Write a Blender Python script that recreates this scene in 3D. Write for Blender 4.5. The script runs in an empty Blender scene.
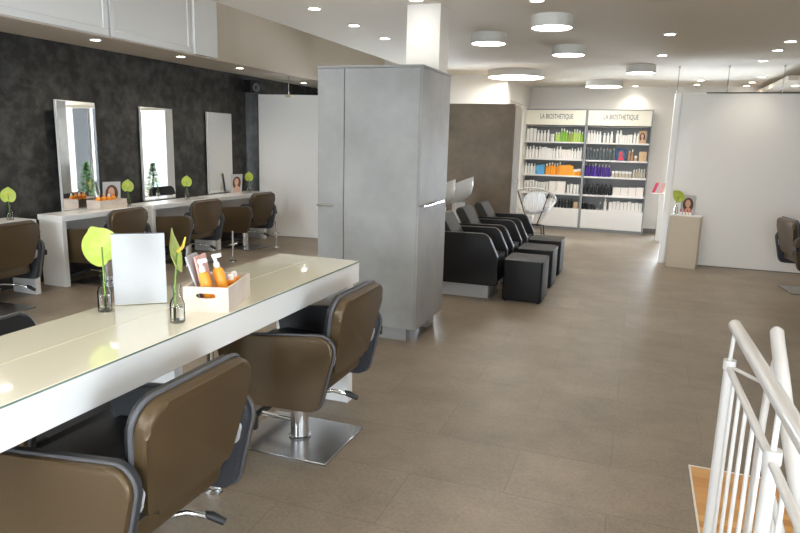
import bpy, bmesh, math, random
from mathutils import Vector, Matrix
random.seed(7)
R = math.radians
scene = bpy.context.scene
COL = scene.collection

# ------------------------------------------------------------------ materials
def mat(name, col, rough=.5, metal=0., spec=.5, noise=None, bump=None, emit=None, coat=0., trans=0., ior=1.45):
    m = bpy.data.materials.new(name); m.use_nodes = True
    nt = m.node_tree; b = nt.nodes['Principled BSDF']
    b.inputs['Base Color'].default_value = (*col, 1)
    b.inputs['Roughness'].default_value = rough
    b.inputs['Metallic'].default_value = metal
    b.inputs['Specular IOR Level'].default_value = spec
    b.inputs['Coat Weight'].default_value = coat
    b.inputs['Transmission Weight'].default_value = trans
    b.inputs['IOR'].default_value = ior
    if coat: b.inputs['Coat Roughness'].default_value = .04
    if emit:
        b.inputs['Emission Color'].default_value = (*emit[0], 1)
        b.inputs['Emission Strength'].default_value = emit[1]
    if noise:          # (scale, colour2, detail, low, high)
        tc = nt.nodes.new('ShaderNodeTexCoord'); n = nt.nodes.new('ShaderNodeTexNoise')
        n.inputs['Scale'].default_value = noise[0]; n.inputs['Detail'].default_value = noise[2]
        n.inputs['Roughness'].default_value = .6
        r = nt.nodes.new('ShaderNodeValToRGB')
        r.color_ramp.elements[0].position = noise[3]; r.color_ramp.elements[1].position = noise[4]
        r.color_ramp.elements[0].color = (*col, 1); r.color_ramp.elements[1].color = (*noise[1], 1)
        nt.links.new(tc.outputs['Object'], n.inputs['Vector'])
        nt.links.new(n.outputs['Fac'], r.inputs['Fac'])
        nt.links.new(r.outputs['Color'], b.inputs['Base Color'])
    if bump:           # (scale, strength)
        tc = nt.nodes.new('ShaderNodeTexCoord'); n = nt.nodes.new('ShaderNodeTexNoise')
        n.inputs['Scale'].default_value = bump[0]; n.inputs['Detail'].default_value = 3
        bp = nt.nodes.new('ShaderNodeBump'); bp.inputs['Strength'].default_value = bump[1]
        bp.inputs['Distance'].default_value = .01
        nt.links.new(tc.outputs['Object'], n.inputs['Vector'])
        nt.links.new(n.outputs['Fac'], bp.inputs['Height'])
        nt.links.new(bp.outputs['Normal'], b.inputs['Normal'])
    return m

def floor_mat():
    m = bpy.data.materials.new('vinyl_floor'); m.use_nodes = True
    nt = m.node_tree; b = nt.nodes['Principled BSDF']; L = nt.links.new
    tc = nt.nodes.new('ShaderNodeTexCoord')
    br = nt.nodes.new('ShaderNodeTexBrick')
    br.offset = .5; br.inputs['Scale'].default_value = 1.
    br.inputs['Brick Width'].default_value = .92; br.inputs['Row Height'].default_value = .46
    br.inputs['Mortar Size'].default_value = .0022; br.inputs['Mortar Smooth'].default_value = .3
    br.inputs['Color1'].default_value = (.220, .176, .129, 1); br.inputs['Color2'].default_value = (.256, .208, .156, 1)
    br.inputs['Mortar'].default_value = (.165, .135, .1, 1)
    L(tc.outputs['Object'], br.inputs['Vector'])
    n = nt.nodes.new('ShaderNodeTexNoise'); n.inputs['Scale'].default_value = 2.2; n.inputs['Detail'].default_value = 9
    n.inputs['Roughness'].default_value = .72
    L(tc.outputs['Object'], n.inputs['Vector'])
    rp = nt.nodes.new('ShaderNodeValToRGB')
    rp.color_ramp.elements[0].position = .32; rp.color_ramp.elements[1].position = .7
    rp.color_ramp.elements[0].color = (.74, .74, .75, 1); rp.color_ramp.elements[1].color = (1.16, 1.15, 1.12, 1)
    L(n.outputs['Fac'], rp.inputs['Fac'])
    n2 = nt.nodes.new('ShaderNodeTexNoise'); n2.inputs['Scale'].default_value = 60; n2.inputs['Detail'].default_value = 4
    L(tc.outputs['Object'], n2.inputs['Vector'])
    rp2 = nt.nodes.new('ShaderNodeValToRGB')
    rp2.color_ramp.elements[0].position = .3; rp2.color_ramp.elements[1].position = .7
    rp2.color_ramp.elements[0].color = (.86, .86, .86, 1); rp2.color_ramp.elements[1].color = (1.1, 1.1, 1.1, 1)
    L(n2.outputs['Fac'], rp2.inputs['Fac'])
    mx = nt.nodes.new('ShaderNodeMix'); mx.data_type = 'RGBA'; mx.blend_type = 'MULTIPLY'; mx.inputs[0].default_value = 1
    L(br.outputs['Color'], mx.inputs[6]); L(rp.outputs['Color'], mx.inputs[7])
    mx2 = nt.nodes.new('ShaderNodeMix'); mx2.data_type = 'RGBA'; mx2.blend_type = 'MULTIPLY'; mx2.inputs[0].default_value = 1
    L(mx.outputs[2], mx2.inputs[6]); L(rp2.outputs['Color'], mx2.inputs[7])
    L(mx2.outputs[2], b.inputs['Base Color'])
    b.inputs['Roughness'].default_value = .42; b.inputs['Specular IOR Level'].default_value = .45
    bp = nt.nodes.new('ShaderNodeBump'); bp.inputs['Strength'].default_value = .12; bp.inputs['Distance'].default_value = .004
    L(n2.outputs['Fac'], bp.inputs['Height']); L(bp.outputs['Normal'], b.inputs['Normal'])
    return m

def wood_mat():
    m = bpy.data.materials.new('oak_strip_landing'); m.use_nodes = True
    nt = m.node_tree; b = nt.nodes['Principled BSDF']; L = nt.links.new
    tc = nt.nodes.new('ShaderNodeTexCoord')
    br = nt.nodes.new('ShaderNodeTexBrick'); br.offset = .37
    br.inputs['Scale'].default_value = 1.; br.inputs['Brick Width'].default_value = .34; br.inputs['Row Height'].default_value = .052
    br.inputs['Mortar Size'].default_value = .0008
    br.inputs['Color1'].default_value = (.47, .215, .06, 1); br.inputs['Color2'].default_value = (.70, .40, .14, 1)
    br.inputs['Mortar'].default_value = (.42, .21, .07, 1)
    L(tc.outputs['Object'], br.inputs['Vector']); L(br.outputs['Color'], b.inputs['Base Color'])
    b.inputs['Roughness'].default_value = .35
    return m

def glass_pane_mat(nm='window_glass', ior=1.3):
    m = bpy.data.materials.new(nm); m.use_nodes = True
    nt = m.node_tree; nt.nodes.clear()
    o = nt.nodes.new('ShaderNodeOutputMaterial'); mx = nt.nodes.new('ShaderNodeMixShader')
    t = nt.nodes.new('ShaderNodeBsdfTransparent'); g = nt.nodes.new('ShaderNodeBsdfGlossy')
    g.inputs['Roughness'].default_value = .01
    f = nt.nodes.new('ShaderNodeFresnel'); f.inputs['IOR'].default_value = ior
    nt.links.new(f.outputs[0], mx.inputs[0]); nt.links.new(t.outputs[0], mx.inputs[1]); nt.links.new(g.outputs[0], mx.inputs[2])
    nt.links.new(mx.outputs[0], o.inputs[0])
    return m

M = dict(
    floor=floor_mat(), wood=wood_mat(), pane=glass_pane_mat(),
    white_wall=mat('white_wall_paint', (.80, .775, .73), .8, spec=.2),
    beige=mat('beige_paint', (.60, .53, .44), .8, spec=.2),
    ceiling=mat('ceiling_paint', (.78, .73, .65), .85, spec=.2),
    dark_wall=mat('dark_mottled_wallpaper', (.017, .017, .016), .6, noise=(7., (.075, .073, .068), 5, .42, .74)),
    grey_baseboard=mat('grey_baseboard_paint', (.16, .15, .14), .5),
    concrete=mat('grey_concrete_laminate', (.235, .23, .22), .5, spec=.3, noise=(2.4, (.33, .323, .31), 9, .3, .72)),
    concrete_side=mat('grey_concrete_laminate_edge', (.30, .30, .30), .45),
    brown_laminate=mat('brown_concrete_laminate', (.165, .125, .088), .55, noise=(2.6, (.28, .222, .16), 9, .3, .72)),
    white_gloss=mat('white_lacquer', (.84, .84, .82), .22, coat=.4),
    white_satin=mat('white_satin_panel', (.82, .81, .79), .38),
    cream_glass=mat('cream_back_painted_glass', (.80, .76, .60), .12, spec=.5, coat=1.),
    glass_edge=mat('green_glass_edge', (.18, .24, .20), .2),
    gloss_panel=mat('pale_gloss_partition', (.78, .76, .725), .38, spec=.4, coat=.06),
    cream=mat('cream_podium_paint', (.60, .52, .40), .5),
    leather=mat('bronze_brown_leather', (.088, .057, .027), .38, metal=.3, spec=.5, bump=(90, .06)),
    slate_leather=mat('slate_grey_vinyl', (.035, .037, .043), .55),
    black_leather=mat('black_leather', (.013, .014, .017), .38, bump=(110, .05)),
    wash_leather=mat('black_wash_unit_leather', (.007, .006, .006), .48, spec=.35, bump=(110, .05)),
    wash_back=mat('lit_black_leather', (.032, .030, .027), .48, spec=.35, bump=(110, .05)),  # paler black leather, the lit grey of the backrests put into the colour
    piping=mat('grey_vinyl_piping', (.085, .085, .092), .55),
    silver=mat('light_grey_plastic', (.46, .46, .46), .4),
    chrome=mat('chrome', (.82, .83, .85), .08, metal=1),
    steel=mat('brushed_steel', (.50, .50, .51), .26, metal=1),
    black_plastic=mat('black_plastic', (.015, .015, .016), .4),
    black_metal=mat('black_painted_metal', (.02, .02, .02), .4),
    white_metal=mat('white_powder_coat', (.66, .645, .62), .35, coat=.2),
    trim_white=mat('pale_edge_trim', (.72, .70, .64), .4),
    shelf_grey=mat('grey_shelf_laminate', (.29, .30, .31), .5),
    header=mat('cream_header_panel', (.86, .83, .70), .45),
    letter=mat('grey_lettering', (.10, .105, .11), .5),
    mirror=mat('mirror_silver', (.93, .94, .93), .02, metal=1),
    mirror_edge=mat('mirror_edge', (.55, .55, .53), .35),
    lime=mat('lime_green_spathe', (.35, .44, .05), .42, noise=(14., (.44, .52, .09), 3, .4, .6)),
    stem=mat('green_stem', (.14, .28, .04), .5),
    spadix=mat('yellow_spadix', (.75, .55, .08), .5),
    clear=glass_pane_mat('clear_glass', 1.16),
    water=mat('water', (.98, .99, 1), .0, trans=1., ior=1.33),
    paper=mat('white_paper', (.47, .48, .49), .6),
    acrylic=mat('frosted_acrylic', (.78, .80, .82), .2),
    pale_wood=mat('whitewashed_pine', (.58, .49, .41), .6, noise=(9., (.68, .60, .52), 5, .35, .7)),
    orange=mat('orange_plastic', (.90, .33, .03), .35),
    white_plastic=mat('white_plastic', (.86, .85, .83), .35),
    pink=mat('pink_print', (.72, .40, .36), .5),
    red=mat('red_print', (.60, .05, .10), .5),
    skin=mat('printed_skin', (.62, .37, .26), .6),
    hair=mat('printed_brown_hair', (.12, .055, .03), .6),
    ceramic=mat('white_ceramic', (.82, .82, .80), .12, coat=.5),
    foliage=mat('dark_green_foliage', (.05, .19, .03), .5, noise=(18., (.10, .30, .05), 3, .4, .65)),
    terracotta=mat('terracotta_pot', (.30, .12, .07), .7),
    cushion=mat('pale_blue_white_fabric', (.60, .65, .70), .8),
    lamp_shade=mat('lamp_drum_white', (.70, .70, .66), .6),
    lamp_glow=mat('lamp_diffuser', (1, 1, 1), .5, emit=((1., .96, .90), 15.)),
    down_glow=mat('downlight_glow', (1, 1, 1), .5, emit=((1., .94, .84), 16.)),
    green_b=mat('green_bottle', (.24, .48, .06), .35), lime_b=mat('lime_bottle', (.50, .66, .16), .35),
    olive_b=mat('olive_bottle', (.36, .42, .08), .35),
    blue_b=mat('sky_blue_carton', (.12, .46, .80), .4), orange_b=mat('orange_bottle', (.88, .36, .03), .35),
    purple_b=mat('purple_bottle', (.075, .03, .26), .3), slate_b=mat('slate_grey_bottle', (.12, .14, .15), .3),
    black_b=mat('black_bottle', (.012, .012, .014), .3), copper_b=mat('copper_bottle', (.42, .24, .13), .35),
    beige_b=mat('beige_bottle', (.58, .52, .42), .4), tan_b=mat('tan_carton', (.55, .38, .22), .5),
    white_b=mat('white_bottle', (.86, .84, .80), .35), ivory_b=mat('ivory_carton', (.84, .79, .74), .5),
    navy_print=mat('navy_print', (.03, .08, .20), .5),
)

# ------------------------------------------------------------------ mesh helpers
def bm_new(): return bmesh.new()
def box(bm, x0, x1, y0, y1, z0, z1):
    v = [bm.verts.new(p) for p in ((x0,y0,z0),(x1,y0,z0),(x1,y1,z0),(x0,y1,z0),(x0,y0,z1),(x1,y0,z1),(x1,y1,z1),(x0,y1,z1))]
    for f in ((3,2,1,0),(4,5,6,7),(0,1,5,4),(1,2,6,5),(2,3,7,6),(3,0,4,7)): bm.faces.new([v[i] for i in f])
    return bm
def frame_of(d):
    d = d.normalized(); a = Vector((0,0,1)) if abs(d.z) < .95 else Vector((1,0,0))
    u = d.cross(a).normalized(); return u, d.cross(u).normalized()
def tube(bm, pts, r, seg=12, closed=False, caps=True):
    pts = [Vector(p) for p in pts]; n = len(pts); rs = r if isinstance(r, (list, tuple)) else [r]*n
    rings = []; pu = None
    for i, p in enumerate(pts):
        if closed: d = pts[(i+1) % n]-pts[i-1]
        else: d = pts[min(i+1, n-1)]-pts[max(i-1, 0)]
        u, w = frame_of(d)
        if pu is not None:
            dn = d.normalized(); u = (pu-dn*pu.dot(dn)).normalized(); w = dn.cross(u)
        pu = u
        rings.append([bm.verts.new(p+u*math.cos(2*math.pi*k/seg)*rs[i]+w*math.sin(2*math.pi*k/seg)*rs[i]) for k in range(seg)])
    for i in range(n if closed else n-1):
        a, b = rings[i], rings[(i+1) % n]
        for k in range(seg): bm.faces.new((a[k], a[(k+1) % seg], b[(k+1) % seg], b[k]))
    if caps and not closed:
        bm.faces.new(rings[0][::-1]); bm.faces.new(rings[-1])
    return bm
def lathe(bm, prof, c=(0,0,0), seg=24, mtx=None, sx=1., sy=1.):
    rings = []
    for r, z in prof:
        if r < 1e-6: rings.append([bm.verts.new((c[0], c[1], c[2]+z))])
        else: rings.append([bm.verts.new((c[0]+sx*r*math.cos(2*math.pi*k/seg), c[1]+sy*r*math.sin(2*math.pi*k/seg), c[2]+z)) for k in range(seg)])
    for a, b in zip(rings, rings[1:]):
        for k in range(seg):
            k2 = (k+1) % seg
            if len(a) == 1 and len(b) == 1: continue
            if len(a) == 1: bm.faces.new((a[0], b[k], b[k2]))
            elif len(b) == 1: bm.faces.new((a[k], a[k2], b[0]))
            else: bm.faces.new((a[k], a[k2], b[k2], b[k]))
    return bm
def rpoly(pts, rad, seg=5):
    """2-D polygon with rounded corners"""
    out = []; n = len(pts)
    for i in range(n):
        p = Vector(pts[i]); a = Vector(pts[i-1])-p; b = Vector(pts[(i+1) % n])-p
        r = rad[i] if isinstance(rad, (list, tuple)) else rad
        if r <= 0: out.append(p); continue
        la, lb = a.length, b.length; a.normalize(); b.normalize()
        ang = a.angle(b); t = min(r/math.tan(ang/2), la*.48, lb*.48); rr = t*math.tan(ang/2)
        c = p+(a+b).normalized()*(rr/math.sin(ang/2))
        s = p+a*t-c; e = p+b*t-c; tot = s.angle_signed(e)
        for k in range(seg+1):
            th = tot*k/seg; cs, sn = math.cos(-th), math.sin(-th)
            out.append(c+Vector((s.x*cs-s.y*sn, s.x*sn+s.y*cs)))
    return out
def prism(bm, poly, t0, t1, f):
    """extrude 2-D polygon between t0 and t1; f(u,v,t)->xyz"""
    a = [bm.verts.new(f(p[0], p[1], t0)) for p in poly]; b = [bm.verts.new(f(p[0], p[1], t1)) for p in poly]
    n = len(poly)
    fa = bm.faces.new(a[::-1]); fb = bm.faces.new(b)
    for i in range(n): bm.faces.new((a[i], a[(i+1) % n], b[(i+1) % n], b[i]))
    return fa, fb
def padded(bm, poly, t0, t1, f, bev=.015, seg=3):
    fa, fb = prism(bm, poly, t0, t1, f)
    es = list(set(list(fa.edges)+list(fb.edges)))
    bmesh.ops.bevel(bm, geom=es, offset=bev, offset_type='OFFSET', segments=seg, profile=.5, affect='EDGES', clamp_overlap=True)
    return bm
def bevel_all(bm, w, seg=2):
    bmesh.ops.bevel(bm, geom=list(bm.edges), offset=w, offset_type='OFFSET', segments=seg, profile=.5, affect='EDGES', clamp_overlap=True)
    return bm
def obj(name, bm, m, parent=None, smooth=40, loc=None, kind=None, mats=None):
    bmesh.ops.recalc_face_normals(bm, faces=bm.faces)
    me = bpy.data.meshes.new(name); bm.to_mesh(me); bm.free()
    for q in (mats or [m]): me.materials.append(q)
    if smooth:
        me.shade_smooth(); me.set_sharp_from_angle(angle=R(smooth))
    o = bpy.data.objects.new(name, me); COL.objects.link(o)
    if parent: o.parent = parent
    if loc: o.location = loc
    if kind: o['kind'] = kind
    return o
def tag(o, label, cat, group=None):
    o['label'] = label; o['category'] = cat
    if group: o['group'] = group
    return o
def thing(name, label, cat, loc=(0,0,0), rz=0., group=None):
    o = bpy.data.objects.new(name, None); COL.objects.link(o); o.empty_display_size = .1
    o.location = loc; o.rotation_euler = (0, 0, rz)
    return tag(o, label, cat, group)
def struct(name, bm, m, label=None, parent=None, smooth=None):
    o = obj(name, bm, m, parent, smooth)
    if not parent:
        o['kind'] = 'structure'
        if label: o['label'] = label; o['category'] = name.split('_')[0]
    return o
def dup(o, parent=None):
    c = o.copy(); COL.objects.link(c)
    if parent: c.parent = parent
    for ch in list(o.children): dup(ch, c)
    return c
def copy_thing(src, label, loc, rz=0.):
    c = dup(src); c.location = loc; c.rotation_euler = (0, 0, rz); c['label'] = label
    return c
ORD = ['first','second','third','fourth','fifth','sixth','seventh','eighth','ninth','tenth','eleventh','twelfth','thirteenth','fourteenth','fifteenth','sixteenth','seventeenth','eighteenth','nineteenth','twentieth']

# ------------------------------------------------------------------ camera
PITCH, ROLL, YAW = R(11.06), R(1.4876), R(19.93)
f0 = Vector((-math.sin(YAW), math.cos(YAW), 0)); r0 = Vector((math.cos(YAW), math.sin(YAW), 0))
fw = f0*math.cos(PITCH)-Vector((0,0,1))*math.sin(PITCH); up = r0.cross(fw)
rt = r0*math.cos(ROLL)+up*math.sin(ROLL); up = -r0*math.sin(ROLL)+up*math.cos(ROLL)
cd = bpy.data.cameras.new('camera'); cam = bpy.data.objects.new('camera', cd); COL.objects.link(cam)
mw = Matrix.Identity(4)
for i in range(3): mw[i][0] = rt[i]; mw[i][1] = up[i]; mw[i][2] = -fw[i]
mw[0][3], mw[1][3], mw[2][3] = 0, 0, 1.6
cam.matrix_world = mw
cd.sensor_width = 36; cd.lens = 645/800*36; cd.clip_start = .05
scene.camera = cam

# ------------------------------------------------------------------ setting
YB, YF, XR, XR2, XL, CZ = 12.95, -3., 2.3, 3.3, -5.95, 2.67
SX0, SX1, SY0, SY1 = .372, 1.45, -1.6, 3.39        # stair opening with the landing
bm = bm_new()
for a in ((XL,SX0,YF,YB),(SX1,XR2,YF,YB),(SX0,SX1,SY1,YB),(SX0,SX1,YF,SY0)): box(bm, a[0], a[1], a[2], a[3], -.12, 0)
struct('floor', bm, M['floor'], 'grey brown stone look vinyl tile floor')
# wooden landing at the head of the stair, with its pale edge trim, and the flight going down
bm = bm_new(); box(bm, SX0+.008, SX1, 2.15, SY1-.008, -.12, .004)
land = struct('stair_landing', bm, M['wood'], 'orange oak strip landing at the head of the stair')
bm = bm_new(); box(bm, SX0, SX0+.008, 2.15, SY1, -.12, .007); box(bm, SX0+.008, SX1, SY1-.008, SY1, -.12, .007)
struct('edge_trim', bm, M['trim_white'], parent=land)
bm = bm_new()
for k in range(9):
    y1 = 2.15-k*.27; z = -.17*(k+1); box(bm, SX0+.01, SX1-.01, y1-.3, y1, z-.04, z); box(bm, SX0+.01, SX1-.01, y1-.02, y1, z, z+.13)
struct('stairs', bm, M['wood'], 'oak flight of steps going down')
bm = bm_new()
box(bm, SX0-.06, SX0, SY0, 2.15, -1.9, -.12); box(bm, SX1, SX1+.06, SY0, SY1, -1.9, -.12); box(bm, SX0-.06, SX1+.06, SY0-.06, SY0, -1.9, -.12)
box(bm, SX0-.06, SX1+.06, SY0-.06, 2.2, -1.96, -1.9)
struct('wall_stairwell', bm, M['white_wall'], 'white walls of the stairwell')

bm = bm_new(); box(bm, XL-.15, XL, YF, YB, -.12, 2.54)
struct('wall_left', bm, M['dark_wall'], 'charcoal mottled wallpapered wall behind the styling desks')
# soffit over the wall desks, high light well beside it
bm = bm_new(); box(bm, XL-.15, -5.15, YF, 12.95, 2.54, 2.62)
struct('trim_1', bm, M['beige'], 'beige soffit above the wall desks')
bm = bm_new(); box(bm, -5.25, -5.15, YF, 12.95, 2.62, 3.7)
struct('wall_upper', bm, M['beige'], 'beige upper wall above the soffit')
bm = bm_new()
box(bm, -3.36, XR2, YF, YB+.1, CZ, CZ+.12)
box(bm, -5.25, -3.36, YF, 12.95, 3.6, 3.7); box(bm, -3.36, -3.28, YF, 12.95, CZ+.12, 3.7)
box(bm, -5.25, -3.28, 12.95, 13.05, 2.54, 3.7); box(bm, -5.15, -3.36, 10.6, 12.95, 2.45, 2.539)  # last box: added slab that keeps outside light from leaking in
struct('ceiling', bm, M['ceiling'], 'white ceiling with a raised strip over the aisle')
def wall_with_holes(name, x0, x1, z0, z1, holes, f, m, label):
    """f(u,v,t)->xyz ; holes list of (u0,u1,v0,v1) sorted in u"""
    bm = bm_new()
    def put(u0,u1,v0,v1):
        if u1-u0 < 1e-4 or v1-v0 < 1e-4: return
        prism(bm, [(u0,v0),(u1,v0),(u1,v1),(u0,v1)], 0, .15, f)
    c = x0
    for h in holes:
        put(c,h[0],z0,z1); put(h[0],h[1],z0,h[2]); put(h[0],h[1],h[3],z1); c = h[1]
    put(c,x1,z0,z1)
    return struct(name, bm, m, label)
WN = [0]
def window(h, f, label, n=4):
    WN[0] += 1
    u0,u1,v0,v1 = h
    bm = bm_new()
    def bar(a,b,c,d): prism(bm, [(a,c),(b,c),(b,d),(a,d)], .04, .11, f)
    bar(u0,u1,v0,v0+.05); bar(u0,u1,v1-.05,v1)
    for k in range(n+1):
        u = u0+(u1-u0-.05)*k/n; bar(u,u+.05,v0+.05,v1-.05)
    w = struct('window_%d' % WN[0], bm, M['white_satin'], label)
    bm = bm_new(); prism(bm, [(u0+.05,v0+.05),(u1-.05,v0+.05),(u1-.05,v1-.05),(u0+.05,v1-.05)], .07, .08, f)
    obj('pane', bm, M['pane'], w, None)
    # daylight portal
    ld = bpy.data.lights.new('daylight_portal', 'AREA'); ld.shape = 'RECTANGLE'; ld.size = u1-u0; ld.size_y = v1-v0
    ld.cycles.is_portal = True
    o = bpy.data.objects.new('daylight_portal', ld); COL.objects.link(o)
    c = Vector(f((u0+u1)/2,(v0+v1)/2,.16)); nrm = Vector(f(u0,v0,0))-Vector(f(u0,v0,1))
    o.location = c; o.rotation_euler = nrm.to_track_quat('-Z','Y').to_euler()
    return w
fF = lambda u,v,t: (u, YF-t, v)
hF = [(-4.3,-3.3,.35,2.2),(-1.7,-.8,.35,2.2),(.6,1.5,.35,2.2)]
wall_with_holes('wall_front', XL-.15, XR2, -.12, CZ, hF, fF, M['white_wall'], 'white shopfront wall')
for h in hF: window(h, fF, 'tall shopfront window')
fR = lambda u,v,t: (XR2+t, u, v)
hR = [(-1.6,.0,.3,2.35)]
wall_with_holes('wall_right', YF, 9.75, -.12, CZ, hR, fR, M['white_wall'], 'white wall on the right')
for h in hR: window(h, fR, 'tall side window')
bm = bm_new(); box(bm, XR, XR+.15, 9.9, YB, -.12, CZ)
struct('wall_side', bm, M['dark_wall'], 'charcoal wall beyond the right partition')
bm = bm_new(); box(bm, 1.72, XR, 9.95, YB, 2.50, 2.56)
struct('trim_2', bm, M['beige'], 'soffit beyond the right partition')
bm = bm_new(); box(bm, XR, XR2+.15, 9.75, 9.9, -.12, CZ)
struct('wall_return', bm, M['white_wall'], 'short white return wall')
fK = lambda u,v,t: (u, YB+t, v)
hK = [(.45,1.5,.1,1.6)]  # unseen opening added to let more daylight into the back
wall_with_holes('wall_back', -2.2, XR+.15, -.12, CZ, hK, fK, M['white_wall'], 'white wall behind the product display')
window(hK[0], fK, 'added unseen window behind the right partition', 2)
fC = lambda u,v,t: (-2.1-t, u, v)
hC = [(10.95,12.35,.1,2.3)]  # window opening put in to lighten the display end of the room
wall_with_holes('wall_corner', 10.755, YB, -.12, CZ, hC, fC, M['white_wall'], 'white side wall left of the product display')
window(hC[0], fC, 'added window left of the product display', 2)
fB = lambda u,v,t: (u, 10.6+t, v)
hB = [(-4.75,-4.0,.3,2.1),(-3.85,-2.2,.15,2.1)]
wall_with_holes('wall_window', -5.0, -2.1, -.12, 2.54, hB, fB, M['white_wall'], 'white window wall behind the wash area')
for h in hB: window(h, fB, 'bright window behind the wash area', 2)
bm = bm_new(); box(bm, -5.1, -5.0, 10.6, 12.95, -.12, 2.45); box(bm, XL-.15, -5.1, 12.0, 12.1, -.12, 2.54)
struct('wall_alcove', bm, M['dark_wall'], 'dark alcove walls at the far end of the left wall')
bm = bm_new(); box(bm, -3.36, -2.1, 10.6, 10.75, 2.54, CZ)
struct('trim_4', bm, M['white_wall'], 'white strip above the window wall')
bm = bm_new(); box(bm, .16, 2.29, YB-.015, YB, 0, .09)
struct('baseboard_back', bm, M['grey_baseboard'], 'dark grey baseboard beside the product display')
# column rising from behind the grey cabinet to the ceiling
bm = bm_new(); box(bm, -1.865, -1.585, 5.16, 5.415, 2.1525, CZ)
struct('column_1', bm, M['white_wall'], 'square white column rising above the grey cabinet')
# high white panels on the upper wall
def high_panel(y0, y1, label):
    t = thing('wall_panel', label, 'panel', (-5.15, (y0+y1)/2, 2.55), group=None)
    w = (y1-y0)/2
    bm = bm_new(); box(bm, .002, .03, -w, w, 0, .95); obj('panel_board', bm, M['white_satin'], t)
    bm = bm_new()
    box(bm, .03, .045, -w, w, 0, .07); box(bm, .03, .045, -w, w, .88, .95)
    box(bm, .03, .045, -w, -w+.07, .07, .88); box(bm, .03, .045, w-.07, w, .07, .88)
    bevel_all(bm, .004, 1); obj('panel_frame', bm, M['white_gloss'], t)
high_panel(2.6, 5.36, 'longer white framed panel high on the left, above the first mirror')
high_panel(5.38, 6.66, 'shorter white framed panel high on the left, above the second mirror')
bm = bm_new(); box(bm, -5.149, -5.08, 6.68, 7.12, 2.55, 3.59)
tag(obj('wall_pillar', bm, M['white_gloss']), 'plain white pilaster at the right end of the high framed panels', 'pillar')

# ------------------------------------------------------------------ counter
ZT, CX0, CX1, CY0, CY1 = .883, -2.075, -1.53, .25, 3.5
ct = thing('work_counter', 'long white styling counter with a cream glass top in the foreground', 'counter', (-1.8, 1.9, 0))
def ob_local(name, bm, m, t, **k):
    o = obj(name, bm, m, t, **k)
    o.matrix_parent_inverse = Matrix.Translation(-Vector(t.location)); return o
bm = bm_new(); box(bm, CX0, CX1, CY0, CY1, .753, ZT-.008); bevel_all(bm, .003, 1); ob_local('counter_slab', bm, M['white_gloss'], ct)
bm = bm_new(); box(bm, CX0, -1.813, CY0, CY1, ZT-.0079, ZT); bevel_all(bm, .0015, 1); ob_local('glass_top', bm, M['cream_glass'], ct)
bm = bm_new(); box(bm, -1.810, CX1, CY0, CY1, ZT-.0079, ZT); bevel_all(bm, .0015, 1); ob_local('glass_top', bm, M['cream_glass'], ct)
bm = bm_new(); box(bm, CX1-.001, CX1+.0012, CY0, CY1-.002, ZT-.0075, ZT-.0015); ob_local('glass_edge', bm, M['glass_edge'], ct)
bm = bm_new(); box(bm, -2.06, -1.56, 3.42, 3.485, 0, .753); bevel_all(bm, .003, 1); ob_local('end_panel', bm, M['white_gloss'], ct)
bm = bm_new(); box(bm, -2.06, -1.86, 2.22, 2.28, 0, .753); bevel_all(bm, .003, 1); ob_local('support_panel', bm, M['white_gloss'], ct)
bm = bm_new(); tube(bm, [(-1.69,2.25,.0),(-1.69,2.25,.753)], .017, 14); lathe(bm, [(0,0),(.04,0),(.04,.008),(.02,.02)], (-1.69,2.25,0))
tube(bm, [(-1.735,2.25,.03),(-1.645,2.25,.03)], .014, 10); ob_local('support_pole', bm, M['chrome'], ct)
bm = bm_new(); box(bm, -1.5595, -1.552, 3.435, 3.47, .66, .735); bevel_all(bm, .002, 1); so = ob_local('socket_plate', bm, M['white_plastic'], ct)
bm = bm_new()
for z in (.685,.71): tube(bm, [(-1.5525,3.4525,z),(-1.551,3.4525,z)], .008, 12)
s2 = obj('socket_hole', bm, M['piping'], so)

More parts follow.
